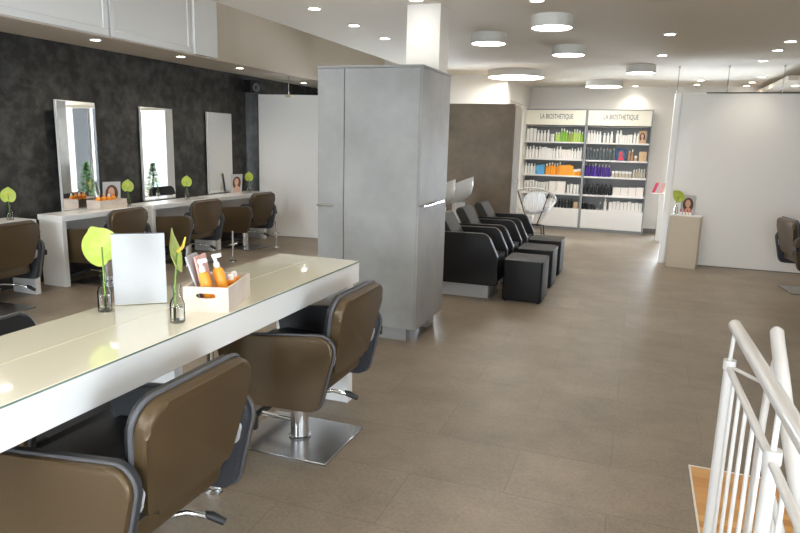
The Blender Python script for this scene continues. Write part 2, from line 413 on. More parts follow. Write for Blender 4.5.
# ------------------------------------------------------------------ styling chairs (local forward = -x)
def make_chair(label):
    t = thing('styling_chair', label, 'chair', group='brown leather styling chairs')
    bm = bm_new(); box(bm, -.29, .27, -.235, .235, 0, .014); bevel_all(bm, .003, 1); obj('base_plate', bm, M['steel'], t)
    bm = bm_new(); lathe(bm, [(0,.014),(.052,.014),(.06,.022),(.05,.026),(.05,.24),(.034,.245),(.034,.385),(0,.385)]); obj('column', bm, M['chrome'], t)
    bm = bm_new(); box(bm, -.15, .15, -.13, .13, .355, .385); bevel_all(bm, .006, 2); obj('seat_plate', bm, M['black_metal'], t)
    sq = rpoly([(-.27,-.245),(.255,-.245),(.255,.245),(-.27,.245)], .05)
    bm = bm_new(); padded(bm, sq, .385, .455, lambda u,v,w: (u,v,w), .02); obj('seat_base', bm, M['leather'], t)
    bm = bm_new(); padded(bm, sq, .455, .53, lambda u,v,w: (u,v,w), .028, 4); obj('seat', bm, M['black_leather'], t)
    # backrest, tilted: u across, v up
    def fb(u, v, w): return (.240+w*math.cos(R(12))+(v-.46)*math.sin(R(12)), u, v-w*math.sin(R(12)))
    bp = rpoly([(-.205,.475),(.205,.475),(.278,.865),(-.278,.865)], [.06,.06,.075,.075], 8)
    bm = bm_new(); padded(bm, bp, .0, .058, fb, .02, 4); bk = obj('backrest', bm, M['leather'], t)
    bi = [Vector((p[0]*.985, .475+(p[1]-.475)*.985+.004)) for p in bp]
    bm = bm_new(); padded(bm, bi, -.026, .004, fb, .012, 3); obj('backrest_lining', bm, M['black_leather'], bk)
    bm = bm_new()
    tube(bm, [fb(p[0]*1.004, p[1], .002) for p in bp], .0085, 8, closed=True); obj('piping', bm, M['piping'], bk)
    # armrests
    ap = rpoly([(-.30,.635),(.365,.70),(.27,.315),(-.23,.30)], [.06,.07,.07,.06], 8)
    for s in (-1, 1):
        def fa(u, v, w, s=s): return (u, s*w, v)
        bm = bm_new(); padded(bm, ap, .292, .320, fa, .012, 4); a = obj('armrest', bm, M['leather'], t)
        bm = bm_new(); padded(bm, [Vector((p[0]*.99, p[1])) for p in ap], .258, .293, fa, .008, 2); obj('armrest_lining', bm, M['slate_leather'], a)
        bm = bm_new(); tube(bm, [fa(p[0]*1.004, p[1]+.001, .293) for p in ap], .0065, 8, closed=True); obj('piping', bm, M['piping'], a)
        pl = rpoly([(.24,.50),(.312,.52),(.336,.61),(.27,.595)], .03, 5)
        bm = bm_new(); padded(bm, pl, .238, .247, fa, .003, 1); b = obj('bracket', bm, M['silver'], t)
        bm = bm_new()
        for q in ((.298,.54),(.313,.585)): tube(bm, [fa(q[0],q[1],.236), fa(q[0],q[1],.2505)], .006, 8)
        obj('bolt', bm, M['black_metal'], b)
    bm = bm_new(); box(bm, .30, .335, .3205, .345, .535, .585); bevel_all(bm, .006, 2); obj('adjusting_knob', bm, M['black_plastic'], t)
    # pump lever on the far side, footrest in front
    bm = bm_new(); tube(bm, [(0,.03,.23),(.03,.12,.225),(.09,.22,.205),(.16,.27,.175),(.20,.285,.155)], [.012,.012,.011,.011,.012], 10)
    lv = obj('pump_lever', bm, M['chrome'], t)
    bm = bm_new(); tube(bm, [(.14,.262,.186),(.165,.275,.176),(.212,.29,.152)], [.014,.018,.014], 10); obj('lever_grip', bm, M['black_plastic'], lv)
    bm = bm_new(); tube(bm, [(-.04,0,.10),(-.16,0,.10),(-.25,0,.105)], .013, 10); tube(bm, [(-.25,-.31,.105),(-.25,.31,.105)], .015, 10); fr = obj('footrest', bm, M['chrome'], t)
    bm = bm_new(); tube(bm, [(-.25,-.30,.106),(-.25,.30,.106)], .0195, 12); obj('rubber_sleeve', bm, M['black_plastic'], fr)
    return t
chair0 = make_chair('brown leather chair at the counter nearer the grey cabinet, on a square steel base')
chair0.location = (-1.60, 2.89, 0)
def chair(label, x, y, rz, dz=0):
    c = copy_thing(chair0, label, (x,y,0), rz)
    if dz:
        for ch in c.children:
            if ch.name.split('.')[0] not in ('base_plate','column','pump_lever','footrest'): ch.location.z += dz
    return c
chair('nearest brown leather chair at the counter, bottom left corner, cut off by the frame', -1.575, 1.585, 0)
chair('chair beyond the counter, only its back edge showing at the left frame', -2.36, 1.95, math.pi, -.115)
chair('brown styling chair at the leftmost wall desk, cut off by the left frame', -5.36, 4.02, R(2), -.05)
chair('brown styling chair at the wall desk under the first mirror, partly behind the white sign', -5.36, 5.40, 0, -.05)
chair('brown styling chair at the wall desk under the second mirror', -5.32, 6.70, R(-3), -.05)
chair('brown styling chair at the far wall desk, beside the white panel', -5.34, 8.02, R(-3), -.05)
chair('brown styling chair against the right partition, showing its square steel base', 1.98, 8.48, math.pi+R(8), -.03)
chair('right hand styling chair nearest the railing, only its base corner inside the frame', 2.13, 7.55, math.pi)
def footrest_pole(x, y, label):
    t = thing('footrest_pole', label, 'pole', (x,y,0), group='slim chrome poles')
    bm = bm_new(); lathe(bm, [(0,0),(.05,0),(.05,.008),(.014,.016),(.014,.40),(0,.40)]); obj('pole', bm, M['chrome'], t)
    bm = bm_new(); tube(bm, [(0,-.09,.22),(0,.09,.22)], .012, 10); obj('cross_bar', bm, M['chrome'], t)
footrest_pole(-4.86, 7.02, 'slim chrome pole with cross bar beside the chair under the second mirror')
footrest_pole(-4.92, 8.20, 'slim chrome pole with cross bar beside the chair next to the white panel')

# ------------------------------------------------------------------ wall desks, mirrors
def desk(y0, y1, label):
    t = thing('wall_desk', label, 'desk', (-5.7, (y0+y1)/2, 0), group='white wall desks'); w = (y1-y0)/2
    bm = bm_new(); box(bm, -.15, .19, -w, w, .69, .75); bevel_all(bm, .003, 1); obj('desk_top', bm, M['white_gloss'], t)
    for s in (-1,1):
        bm = bm_new(); a = s*w; b = s*(w-.06); box(bm, -.13, .18, min(a,b), max(a,b), 0, .69); bevel_all(bm, .003, 1); obj('side_panel', bm, M['white_gloss'], t)
    bm = bm_new(); box(bm, -.15, -.13, -w+.06, w-.06, .25, .69); obj('back_panel', bm, M['white_satin'], t)
desk(3.45, 4.69, 'white wall desk at the left frame edge')
desk(4.99, 6.24, 'white wall desk under the first mirror with the wooden box on it')
desk(6.32, 7.56, 'white wall desk under the second mirror')
desk(7.63, 8.90, 'white wall desk under the third mirror beside the white panel')
def mirror(yc, label, rot=0., w=.60):
    t = thing('wall_mirror', label, 'mirror', (-5.915, yc, .751), rot, 'leaning wall mirrors')
    bm = bm_new(); box(bm, -.015, .012, -w/2, w/2, 0, 1.18); bevel_all(bm, .002, 1); obj('mirror_frame', bm, M['mirror_edge'], t)
    bm = bm_new(); box(bm, .012, .0155, -w/2+.008, w/2-.008, .012, 1.172); obj('mirror_glass', bm, M['mirror'], t)
    return t
mirror(5.60, 'nearest of the three tall mirrors on the dark wall', R(6.5)).location.x = -5.87
mirror(6.93, 'middle one of the three tall mirrors on the dark wall')
mirror(8.27, 'farthest of the three tall mirrors, beside the white panel')

# speaker
t = thing('wall_speaker', 'small black loudspeaker under the soffit on the dark wall', 'speaker', (-5.80, 9.0, 2.27), R(-20))
bm = bm_new(); box(bm, -.09, .09, -.10, .10, 0, .20); bevel_all(bm, .012, 2); obj('cabinet', bm, M['black_plastic'], t)
bm = bm_new(); lathe(bm, [(0,.0),(.03,.004),(.055,.014),(.062,.02),(.066,.016)]); bmesh.ops.rotate(bm, verts=bm.verts, cent=(0,0,0), matrix=Matrix.Rotation(R(90),3,'Y')); bmesh.ops.translate(bm, verts=bm.verts, vec=(.085,0,.08)); obj('cone', bm, M['slate_b'], t)
bm = bm_new(); tube(bm, [(-.09,0,.12),(-.125,0,.12)], .015, 8); obj('bracket', bm, M['black_metal'], t)

# ------------------------------------------------------------------ partitions with rods
def rod(t, x, y, z0, z1):
    bm = bm_new(); tube(bm, [(x,y,z0),(x,y,z1)], .005, 8); lathe(bm, [(0,z1-.03),(.012,z1-.028),(.012,z1),(0,z1)], (x,y,0), 10); lathe(bm, [(0,z0),(.012,z0),(.012,z0+.05),(0,z0+.05)], (x,y,0), 10)
    obj('suspension_rod', bm, M['steel'], t)
t = thing('partition_panel', 'tall glossy white partition at the far left beside the wall desks', 'partition', (-4.86, 9.33, 0), R(9))
bm = bm_new(); box(bm, -.95, .95, -.03, .03, .005, 2.26); bevel_all(bm, .003, 1); obj('panel', bm, M['gloss_panel'], t)
rod(t, -.45, 0, 2.26, 2.54)
bm = bm_new(); box(bm, -.49, -.41, -.034, .034, 2.22, 2.265); obj('clamp', bm, M['tan_b'], t)
t = thing('partition_panel', 'wide white partition on the right, hung by thin rods behind the podium', 'partition', (0, 9.72, 0))
bm = bm_new(); box(bm, .445, 2.98, -.03, .05, .012, 2.315); bevel_all(bm, .003, 1); obj('panel', bm, M['gloss_panel'], t)
bm = bm_new(); box(bm, .365, .443, -.05, .07, 0, 2.315); bevel_all(bm, .003, 1); obj('end_post', bm, M['white_satin'], t)
bm = bm_new(); box(bm, .445, 2.98, -.035, .055, 0, .0119); obj('floor_seal', bm, M['grey_baseboard'], t)
bm = bm_new(); box(bm, .75, 2.2, -.033, .053, 2.3155, 2.33); obj('top_rail', bm, M['black_metal'], t)
for x in (.385, .99, 1.63): rod(t, x, .0, 2.315, CZ)

# ------------------------------------------------------------------ grey cabinet
gc = t = thing('grey_cabinet', 'tall grey concrete look storage cabinet in the middle of the room', 'cabinet', (-1.99, 5.05, 0))
def gl(name, bm, m, par=t, **k):
    o = obj(name, bm, m, par, **k)
    if par is t: o.matrix_parent_inverse = Matrix.Translation(-Vector(t.location))
    return o
bm = bm_new(); box(bm, -2.42, -1.57, 4.70, 5.42, .115, 2.135); gl('carcass', bm, M['concrete_side'])
bm = bm_new(); box(bm, -2.425, -1.553, 4.675, 5.425, 2.135, 2.152); bevel_all(bm, .002, 1); gl('top_board', bm, M['concrete'])
bm = bm_new(); box(bm, -2.42, -2.193, 4.68, 4.70, .12, 2.133); bevel_all(bm, .002, 1); d1 = gl('door', bm, M['concrete'])
bm = bm_new(); box(bm, -2.187, -1.572, 4.68, 4.70, .12, 2.133); bevel_all(bm, .002, 1); gl('door', bm, M['concrete'])
bm = bm_new(); box(bm, -1.57, -1.555, 4.68, 5.42, .12, 1.103); bevel_all(bm, .002, 1); d3 = gl('side_panel', bm, M['concrete'])
bm = bm_new(); box(bm, -1.57, -1.555, 4.68, 5.42, 1.107, 2.133); bevel_all(bm, .002, 1); gl('side_panel', bm, M['concrete'])
bm = bm_new(); box(bm, -2.40, -1.66, 4.76, 4.775, 0, .115); box(bm, -1.675, -1.66, 4.775, 4.85, 0, .115); gl('plinth', bm, M['concrete'])
for fx in (-1.69, -2.38):
    bm = bm_new(); box(bm, fx, fx+.07, 5.2, 5.38, 0, .115); gl('foot', bm, M['concrete'])
def bar_handle(p0, p1, off, par):
    bm = bm_new(); p0, p1, off = Vector(p0), Vector(p1), Vector(off)
    tube(bm, [p0+off, p1+off], .010, 10)
    for q in (p0.lerp(p1,.08), p0.lerp(p1,.92)): tube(bm, [q, q+off], .008, 8)
    h = gl('bar_handle', bm, M['chrome'], par)
bar_handle((-2.41,4.68,1.075),(-2.27,4.68,1.075),(0,-.03,0), d1)
bar_handle((-1.555,4.74,1.105),(-1.555,5.24,1.105),(.03,0,0), d3)

# brown cabinet block beyond the wash units
t = thing('brown_cabinet', 'brown concrete look cabinet block behind the wash units', 'cabinet', (-2.2, 9.7, 0))
bm = bm_new(); box(bm, -.58, .455, -.28, .28, 0, 2.13); bevel_all(bm, .002, 1); obj('carcass', bm, M['brown_laminate'], t)
bm = bm_new(); box(bm, -.585, .46, -.285, .285, 2.13, 2.15); bevel_all(bm, .002, 1); obj('top_board', bm, M['brown_laminate'], t)
bm = bm_new(); box(bm, .4555, .472, -.27, .28, .08, 2.12); bevel_all(bm, .002, 1); dd = obj('door', bm, M['brown_laminate'], t)
bm = bm_new(); tube(bm, [(.50,-.2,1.05),(.50,.15,1.05)], .009, 8)
for y in (-.17,.12): tube(bm, [(.472,y,1.05),(.50,y,1.05)], .007, 8)
obj('bar_handle', bm, M['chrome'], dd)

# ------------------------------------------------------------------ wash units
def wash_unit(label):
    t = thing('wash_unit', label, 'washbasin chair', group='black hair wash units')
    bm = bm_new(); box(bm, -.95, -.17, .06, .56, 0, .14); bevel_all(bm, .004, 1); obj('plinth', bm, M['silver'], t)
    sp = rpoly([(-.76,.675),(-.20,.685),(-.085,.45),(-.07,.15),(-.76,.15)], [.03,.09,.05,.03,.02], 6)
    for a, b in ((0,.085),(.535,.62)):
        bm = bm_new(); padded(bm, sp, a, b, lambda u,v,w: (u,w,v), .018, 3); o = obj('side_panel', bm, M['wash_leather'], t)
        bm = bm_new(); ed = [(p[0]*1.0, a+.012, p[1]) for p in sp[1:-7]]
        tube(bm, [(p[0], a+.01, p[1]) for p in sp[7:20]], .004, 6); obj('piping', bm, M['wash_back'], o)
    bm = bm_new(); padded(bm, rpoly([(-.66,.09),(-.10,.09),(-.10,.53),(-.66,.53)], .03), .16, .44, lambda u,v,w: (u,v,w), .03, 3); obj('seat', bm, M['wash_leather'], t)
    bk = rpoly([(-.58,.40),(-.45,.42),(-.72,.86),(-.82,.83)], [.03,.03,.04,.04], 5)
    bm = bm_new(); padded(bm, bk, .10, .52, lambda u,v,w: (u,w,v), .02, 3); obj('backrest', bm, M['wash_back'], t)
    bm = bm_new(); lathe(bm, [(0,.14),(.09,.14),(.08,.5),(.085,.82),(0,.82)], (-1.06,.31,0), 20); obj('basin_column', bm, M['white_satin'], t)
    # basin shell: bowl opening tilted away from the sitter
    bm = bm_new(); prof = [(0,-.20),(.08,-.195),(.15,-.15),(.205,-.06),(.235,.03),(.245,.04),(.225,.03),(.19,-.05),(.14,-.13),(.07,-.17),(0,-.175)]
    lathe(bm, prof, (0,0,0), 28, sx=1.15, sy=1.0)
    bmesh.ops.rotate(bm, verts=bm.verts, cent=(0,0,0), matrix=Matrix.Rotation(R(-24),3,'Y')); bmesh.ops.translate(bm, verts=bm.verts, vec=(-1.11,.31,1.01))
    bs = obj('basin', bm, M['ceramic'], t)
    bm = bm_new(); tube(bm, [(-1.28,.31,.90),(-1.30,.31,1.03),(-1.26,.31,1.07),(-1.21,.31,1.05)], .012, 10); obj('tap', bm, M['chrome'], bs)
    return t
def footstool(label):
    t = thing('footstool', label, 'footstool', group='black cube footstools')
    bm = bm_new(); padded(bm, rpoly([(-.20,-.25),(.20,-.25),(.20,.25),(-.20,.25)], .025), .012, .43, lambda u,v,w: (u,v,w), .02, 3); obj('upholstery', bm, M['wash_leather'], t)
    bm = bm_new()
    for x in (-.17,.17):
        for y in (-.22,.22): lathe(bm, [(0,0),(.02,0),(.02,.02),(0,.02)], (x,y,0), 10)
    obj('feet', bm, M['black_plastic'], t)
    return t
w0 = wash_unit('black wash unit with white basin nearest the grey cabinet'); w0.location = (-1.195, 6.42, 0)
fs0 = footstool('black cube footstool nearest the camera, in front of the first wash unit'); fs0.location = (-1.02, 6.72, 0)
copy_thing(w0, 'middle one of the three black wash units with white basins', (-1.175, 7.20, 0))
copy_thing(fs0, 'middle black cube footstool in front of the second wash unit', (-1.02, 7.50, 0))
copy_thing(w0, 'farthest black wash unit, next to the brown cabinet block', (-1.145, 7.98, 0))
copy_thing(fs0, 'farthest black cube footstool, beside the white string armchair', (-1.02, 8.28, 0))

# ------------------------------------------------------------------ string armchair
t = thing('string_armchair', 'round white string armchair on black metal legs before the product display', 'armchair', (-1.57, 10.75, 0))
def rim(a):   # a=0 at the back (towards the room), tilted egg
    x = .34*math.sin(a); y = -.30*math.cos(a)+.02
    return Vector((x, y, .72+.185*math.cos(a)))
N = 44
rp = [rim(2*math.pi*k/64) for k in range(64)]
bm = bm_new(); tube(bm, rp, .014, 8, closed=True); obj('rim', bm, M['white_metal'], t)
def low(a): return Vector((.085*math.sin(a), -.07*math.cos(a)+.0, .30))
bm = bm_new()
for k in range(N):
    a = 2*math.pi*k/N; p, q = rim(a), low(a); mid = p.lerp(q,.55)+Vector((0,0,-.03))
    tube(bm, [p, mid, q], .0055, 5)
obj('string_seat', bm, M['white_plastic'], t)
bm = bm_new(); tube(bm, [low(2*math.pi*k/24) for k in range(24)], .010, 8, closed=True)
for a in (R(48), R(-48), R(140), R(-140)): tube(bm, [rim(a)*1.0+Vector((0,-.006,0)), rim(a).lerp(low(a),.55)+Vector((0,-.014,-.03)), low(a)], .009, 8)
obj('seat_frame', bm, M['black_metal'], t)
for sx in (-1,1):
    for sy in (-1,1):
        bm = bm_new(); tube(bm, [(sx*.06,sy*.05,.29),(sx*.15,sy*.12,.27),(sx*.18,sy*.19,0)], .0095, 8); obj('leg', bm, M['black_metal'], t)
bm = bm_new(); tube(bm, [(-.165,-.155,.13),(.165,-.155,.13),(.165,.155,.13),(-.165,.155,.13)], .007, 6, closed=True); obj('stretcher', bm, M['black_metal'], t)
bm = bm_new(); padded(bm, rpoly([(-.17,-.17),(.17,-.17),(.17,.17),(-.17,.17)], .06), -.055, .055, lambda u,v,w: (u,v,w), .05, 4)
bmesh.ops.rotate(bm, verts=bm.verts, cent=(0,0,0), matrix=Matrix.Rotation(R(62),3,'X') @ Matrix.Rotation(R(12),3,'Z')); bmesh.ops.translate(bm, verts=bm.verts, vec=(-1.55,10.72,.64))
tag(obj('cushion', bm, M['cushion']), 'pale blue white square cushion lying in the string armchair', 'cushion')

# ------------------------------------------------------------------ product display units
SH = [1.655, 1.335, 1.03, .69]                # shelf board tops
def display(x0, x1, label):
    t = thing('display_shelf', label, 'shelf', ((x0+x1)/2, 12.6, 0), group='product display units'); w = (x1-x0)/2
    bm = bm_new(); box(bm, -w, -w+.02, .0, .34, 0, 2.25); box(bm, w-.02, w, .0, .34, 0, 2.25); box(bm, -w+.02, w-.02, .0, .34, 2.23, 2.25); obj('carcass', bm, M['shelf_grey'], t)
    bm = bm_new(); box(bm, -w+.02, w-.02, .32, .34, .06, 2.23); obj('back_panel', bm, M['shelf_grey'], t)
    bm = bm_new(); box(bm, -w+.022, w-.022, .004, .03, 1.96, 2.228); hd = obj('header_panel', bm, M['header'], t)
    cu = bpy.data.curves.new('lettering', 'FONT'); cu.body = 'LA BIOSTHETIQUE'; cu.size = .125; cu.align_x = 'CENTER'; cu.align_y = 'CENTER'; cu.extrude = .001
    to = bpy.data.objects.new('lettering', cu); COL.objects.link(to)
    me = bpy.data.meshes.new_from_object(to.evaluated_get(bpy.context.evaluated_depsgraph_get()))
    COL.objects.unlink(to); bpy.data.objects.remove(to)
    xs = [v.co.x for v in me.vertices]; k = .60/(max(xs)-min(xs))
    for v in me.vertices: v.co.x *= k
    me.materials.clear(); me.materials.append(M['letter']); me.name = 'lettering'
    lo = bpy.data.objects.new('lettering', me); COL.objects.link(lo); lo.parent = hd; lo.rotation_euler = (R(90),0,0); lo.location = (.02,.002,2.11)
    for z in SH:
        bm = bm_new(); box(bm, -w+.022, w-.022, .01, .318, z-.028, z); bevel_all(bm, .002, 1); obj('shelf_board', bm, M['white_satin'], t)
    bm = bm_new(); box(bm, -w+.022, w-.022, .0, .318, .06, .41); bevel_all(bm, .002, 1); obj('base_cupboard', bm, M['white_satin'], t)
    bm = bm_new(); box(bm, -w+.022, w-.022, .03, .31, 0, .06); obj('plinth', bm, M['shelf_grey'], t)
    bm = bm_new(); tube(bm, [(-w+.025,.16,1.94),(w-.025,.16,1.94)], .008, 8); obj('under_header_strip', bm, M['white_satin'], t)
display(-2.125, -.99, 'left product display unit with green and orange bottles')
display(-.985, .15, 'right product display unit with purple and black bottles')
PM = {}
def proto(kind, col):
    if (kind, col) in PM: return PM[kind, col]
    bm = bm_new()
    if kind == 'bottle': lathe(bm, [(0,0),(.45,0),(.5,.03),(.5,.68),(.42,.74),(.22,.77),(.22,.80)], seg=12); n = len(bm.faces); lathe(bm, [(.26,.80),(.26,.98),(.22,1.),(0,1.)], seg=12)
    elif kind == 'tube': box(bm, -.5,.5,-.2,.2,.2,.3); bm.clear(); lathe(bm, [(0,0),(.40,0),(.40,.16)], seg=12); n = 0; lathe(bm, [(.44,.16),(.46,.6),(.5,1.),(0,1.)], seg=12)
    elif kind == 'jar': lathe(bm, [(0,0),(.47,0),(.5,.05),(.5,.62)], seg=14); n = len(bm.faces); lathe(bm, [(.5,.64),(.5,.95),(.47,1.),(0,1.)], seg=14)
    else: box(bm, -.5,.5,-.35,.35,0,1.); n = 99
    bm.faces.ensure_lookup_table()
    for i, f in enumerate(bm.faces):
        if i >= n and kind in ('bottle','jar'): f.material_index = 1
    bmesh.ops.recalc_face_normals(bm, faces=bm.faces)
    me = bpy.data.meshes.new(kind); bm.to_mesh(me); bm.free()
    me.materials.append(M[col]); me.materials.append(M['white_plastic'] if col not in ('black_b','purple_b','slate_b') else M['silver' if col != 'black_b' else 'black_plastic'])
    if kind != 'carton': me.shade_smooth(); me.set_sharp_from_angle(angle=R(40))
    PM[kind, col] = me; return me
CN = dict(white_b='white', green_b='green', lime_b='lime green', olive_b='olive green', blue_b='sky blue', orange_b='orange', purple_b='purple', slate_b='slate grey', black_b='black', copper_b='copper', beige_b='beige', tan_b='tan', ivory_b='ivory white')
SN = ['top shelf', 'second shelf', 'third shelf', 'fourth shelf', 'base cupboard']
SEEN = {}
def row(unit, lvl, x0, x1, items):
    """items: list of (kind, colour, count, width, height); spread evenly between x0 and x1"""
    dx_ = .04 if unit == 'left' else .022; x0 += dx_; x1 += dx_
    tot = sum(c*w for _,_,c,w,_ in items); n = sum(c for _,_,c,_,_ in items)
    gap = ((x1-x0)-tot)/max(1, n); x = x0+gap/2
    z = (SH+[.41])[lvl]
    for kind, col, cnt, w, h in items:
        for k in range(cnt):
            me = proto(kind, col); o = bpy.data.objects.new(kind, me); COL.objects.link(o)
            hh = h*random.uniform(.9, 1.08); o.scale = (w, w, hh); o.location = (x+w/2, 12.6+random.uniform(.085,.12), z)
            i = SEEN.get((unit,lvl,kind,col), 0); SEEN[(unit,lvl,kind,col)] = i+1
            tag(o, '%s %s %s from the left on the %s of the %s display unit' % (ORD[i], CN[col], kind, SN[lvl], unit), kind, '%s %ss on the %s of the %s display unit' % (CN[col], kind, SN[lvl], unit))
            x += w+gap
U = ('left','right')
row('left', 0, -2.13, -1.69, [('carton','white_b',3,.052,.235),('bottle','white_b',4,.05,.22)])
row('left', 0, -1.68, -1.60, [('jar','white_b',1,.072,.15)])
row('left', 0, -1.59, -1.07, [('bottle','lime_b',2,.044,.17),('bottle','green_b',3,.044,.23),('bottle','olive_b',2,.044,.20),('bottle','lime_b',3,.044,.23),('bottle','green_b',1,.044,.18)])
row('left', 1, -2.13, -1.07, [('bottle','white_b',5,.056,.225),('carton','white_b',4,.05,.20),('bottle','white_b',3,.054,.22),('carton','ivory_b',3,.05,.17),('bottle','white_b',4,.05,.21)])
row('left', 2, -2.13, -1.91, [('bottle','white_b',4,.05,.22)])
row('left', 2, -1.90, -1.75, [('carton','blue_b',2,.07,.19)])
row('left', 2, -1.73, -1.07, [('bottle','orange_b',6,.05,.225),('carton','orange_b',4,.058,.20),('jar','orange_b',2,.07,.12)])
row('left', 3, -2.13, -1.65, [('tube','white_b',9,.05,.21)])
row('left', 3, -1.64, -1.33, [('carton','ivory_b',2,.15,.24)])
row('left', 3, -1.31, -1.07, [('tube','white_b',4,.052,.18)])
row('left', 4, -2.13, -1.55, [('carton','white_b',7,.07,.17)])
row('left', 4, -1.52, -1.17, [('bottle','black_b',6,.05,.17)])
row('left', 4, -1.16, -1.07, [('carton','tan_b',1,.075,.13)])
row('right', 0, -.99, -.73, [('bottle','white_b',5,.048,.21)])
row('right', 0, -.71, -.52, [('bottle','white_b',3,.05,.19)])
row('right', 0, -.48, -.19, [('bottle','white_b',2,.052,.21),('carton','white_b',4,.04,.15)])
row('right', 0, -.18, -.07, [('bottle','white_b',2,.048,.19)])
row('right', 1, -.99, -.46, [('bottle','slate_b',9,.046,.22)])
row('right', 1, -.24, -.14, [('bottle','copper_b',2,.042,.20)])
row('right', 1, -.13, -.07, [('jar','beige_b',1,.05,.10)])
row('right', 1, -.06, .09, [('carton','tan_b',1,.13,.19)])
row('right', 2, -.99, -.52, [('bottle','purple_b',8,.05,.24)])
row('right', 2, -.50, -.14, [('jar','beige_b',6,.054,.115)])
row('right', 2, -.13, .09, [('bottle','beige_b',5,.038,.17)])
row('right', 3, -.99, -.46, [('bottle','black_b',7,.066,.20)])
row('right', 3, -.45, .09, [('carton','ivory_b',4,.128,.155)])
row('right', 4, -.99, -.72, [('jar','black_b',4,.062,.11)])
row('right', 4, -.70, -.52, [('bottle','slate_b',1,.05,.16),('bottle','white_b',1,.052,.21)])
row('right', 4, -.50, .09, [('carton','white_b',9,.058,.17)])

# printed cards: board with a simple printed portrait made of flat shapes (0.6 mm proud)
def card(name, label, cat, loc, w, h, rz, tilt, back, face=True, hairc='hair', skinc='skin'):
    t = thing(name, label, cat, loc, rz)
    ct_, st_ = math.cos(tilt), math.sin(tilt)
    def f(u, v, d): return (u, -d*ct_+v*st_, v*ct_+d*st_)
    bm = bm_new(); prism(bm, [(-w/2,0),(w/2,0),(w/2,h),(-w/2,h)], -.004, .004, f); obj('board', bm, M[back], t, None)
    bm = bm_new(); prism(bm, [(-.03,.0),(.03,.0),(.0,h*.6)], -.009, -.005, f); box(bm, -.015,.015, .004, h*.45, 0, .003); obj('easel_back', bm, M['paper'], t, None)
    if face:
        def ell(cx, cy, rx, ry, d0, d1, m, nm, n=20):
            bm = bm_new(); prism(bm, [(cx+rx*math.cos(2*math.pi*k/n), cy+ry*math.sin(2*math.pi*k/n)) for k in range(n)], d0, d1, f); obj(nm, bm, M[m], t, None)
        ell(0, h*.52, w*.36, h*.36, .004, .0046, hairc, 'printed_hair')
        ell(-w*.02, h*.58, w*.18, h*.20, .0046, .0052, skinc, 'printed_face')
        bm = bm_new(); prism(bm, [(-w*.32,.01),(w*.36,.01),(w*.22,h*.3),(w*.05,h*.40),(-w*.12,h*.34)], .0046, .0051, f); obj('printed_shoulders', bm, M[skinc], t, None)
    return t
card('photo_card', 'portrait card with brown hair at the right end of the top shelf', 'card', (.0, 12.7, 1.656), .13, .22, 0, R(-6), 'tan_b')
card('photo_card', 'dark blue picture card on the second shelf of the right display unit', 'card', (-.34, 12.7, 1.336), .17, .22, 0, R(-6), 'navy_print', skinc='red', hairc='slate_b')

# ------------------------------------------------------------------ podium and display stand on the right
t = thing('display_podium', 'cream painted display podium standing before the right partition', 'podium', (.655, 9.50, 0), R(-11))
bm = bm_new(); box(bm, -.19, .19, -.12, .12, .055, .70); bevel_all(bm, .003, 1); obj('body', bm, M['cream'], t)
bm = bm_new(); box(bm, -.185, .185, -.115, .115, 0, .053); obj('plinth', bm, M['cream'], t)
bm = bm_new(); box(bm, -.196, -.1905, -.12, .12, .0, .70); obj('side_board', bm, M['white_gloss'], t)  # white on the left only: light on this side put into the colour
bm = bm_new(); box(bm, -.196, .19, -.12, .12, .7005, .708); obj('top_board', bm, M['white_satin'], t)
card('photo_card', 'portrait photo card of long brown hair standing on the cream podium', 'card', (.665, 9.53, .708), .185, .27, R(-11), R(-8), 'paper')
def mini_bottle(x, y, label):
    t = thing('sample_bottle', label, 'bottle', (x,y,.708), group='small sample bottles on the podium')
    bm = bm_new(); lathe(bm, [(0,0),(.014,0),(.014,.04),(.008,.046),(0,.046)], seg=10); obj('bottle_body', bm, M['white_plastic'], t)
    bm = bm_new(); lathe(bm, [(0,.046),(.008,.046),(.008,.085),(0,.085)], seg=10); obj('cap', bm, M['red'], t)
for i, dx in enumerate((-.055,-.015,.025,.06)): mini_bottle(.63+dx, 9.435-dx*.2, '%s from the left of the small red capped sample bottles on the podium' % ORD[i])
t = thing('leaflet_stand', 'slim white stand with a tray behind the left end of the right partition', 'stand', (.31, 12.0, 0))
bm = bm_new(); box(bm, .05, .22, -.12, .12, 0, .80); bevel_all(bm, .003, 1); obj('pedestal', bm, M['white_gloss'], t)
bm = bm_new(); box(bm, -.08, .24, -.12, .12, .80, .825); bevel_all(bm, .004, 1); obj('tray', bm, M['white_gloss'], t)
for i in range(3):
    bm = bm_new(); prism(bm, [(-.035,0),(.035,0),(.035,.17),(-.035,.17)], 0, .006, lambda u,v,d: (u+v*.32, d, v))
    o = obj('leaflet', bm, M[('red','paper','pink')[i]], None, None, loc=(.27+.05*i, 12.0-.03*i, .827))
    tag(o, '%s leaning leaflet from the left on the slim white stand' % ORD[i], 'leaflet', 'leaflets on the slim white stand')

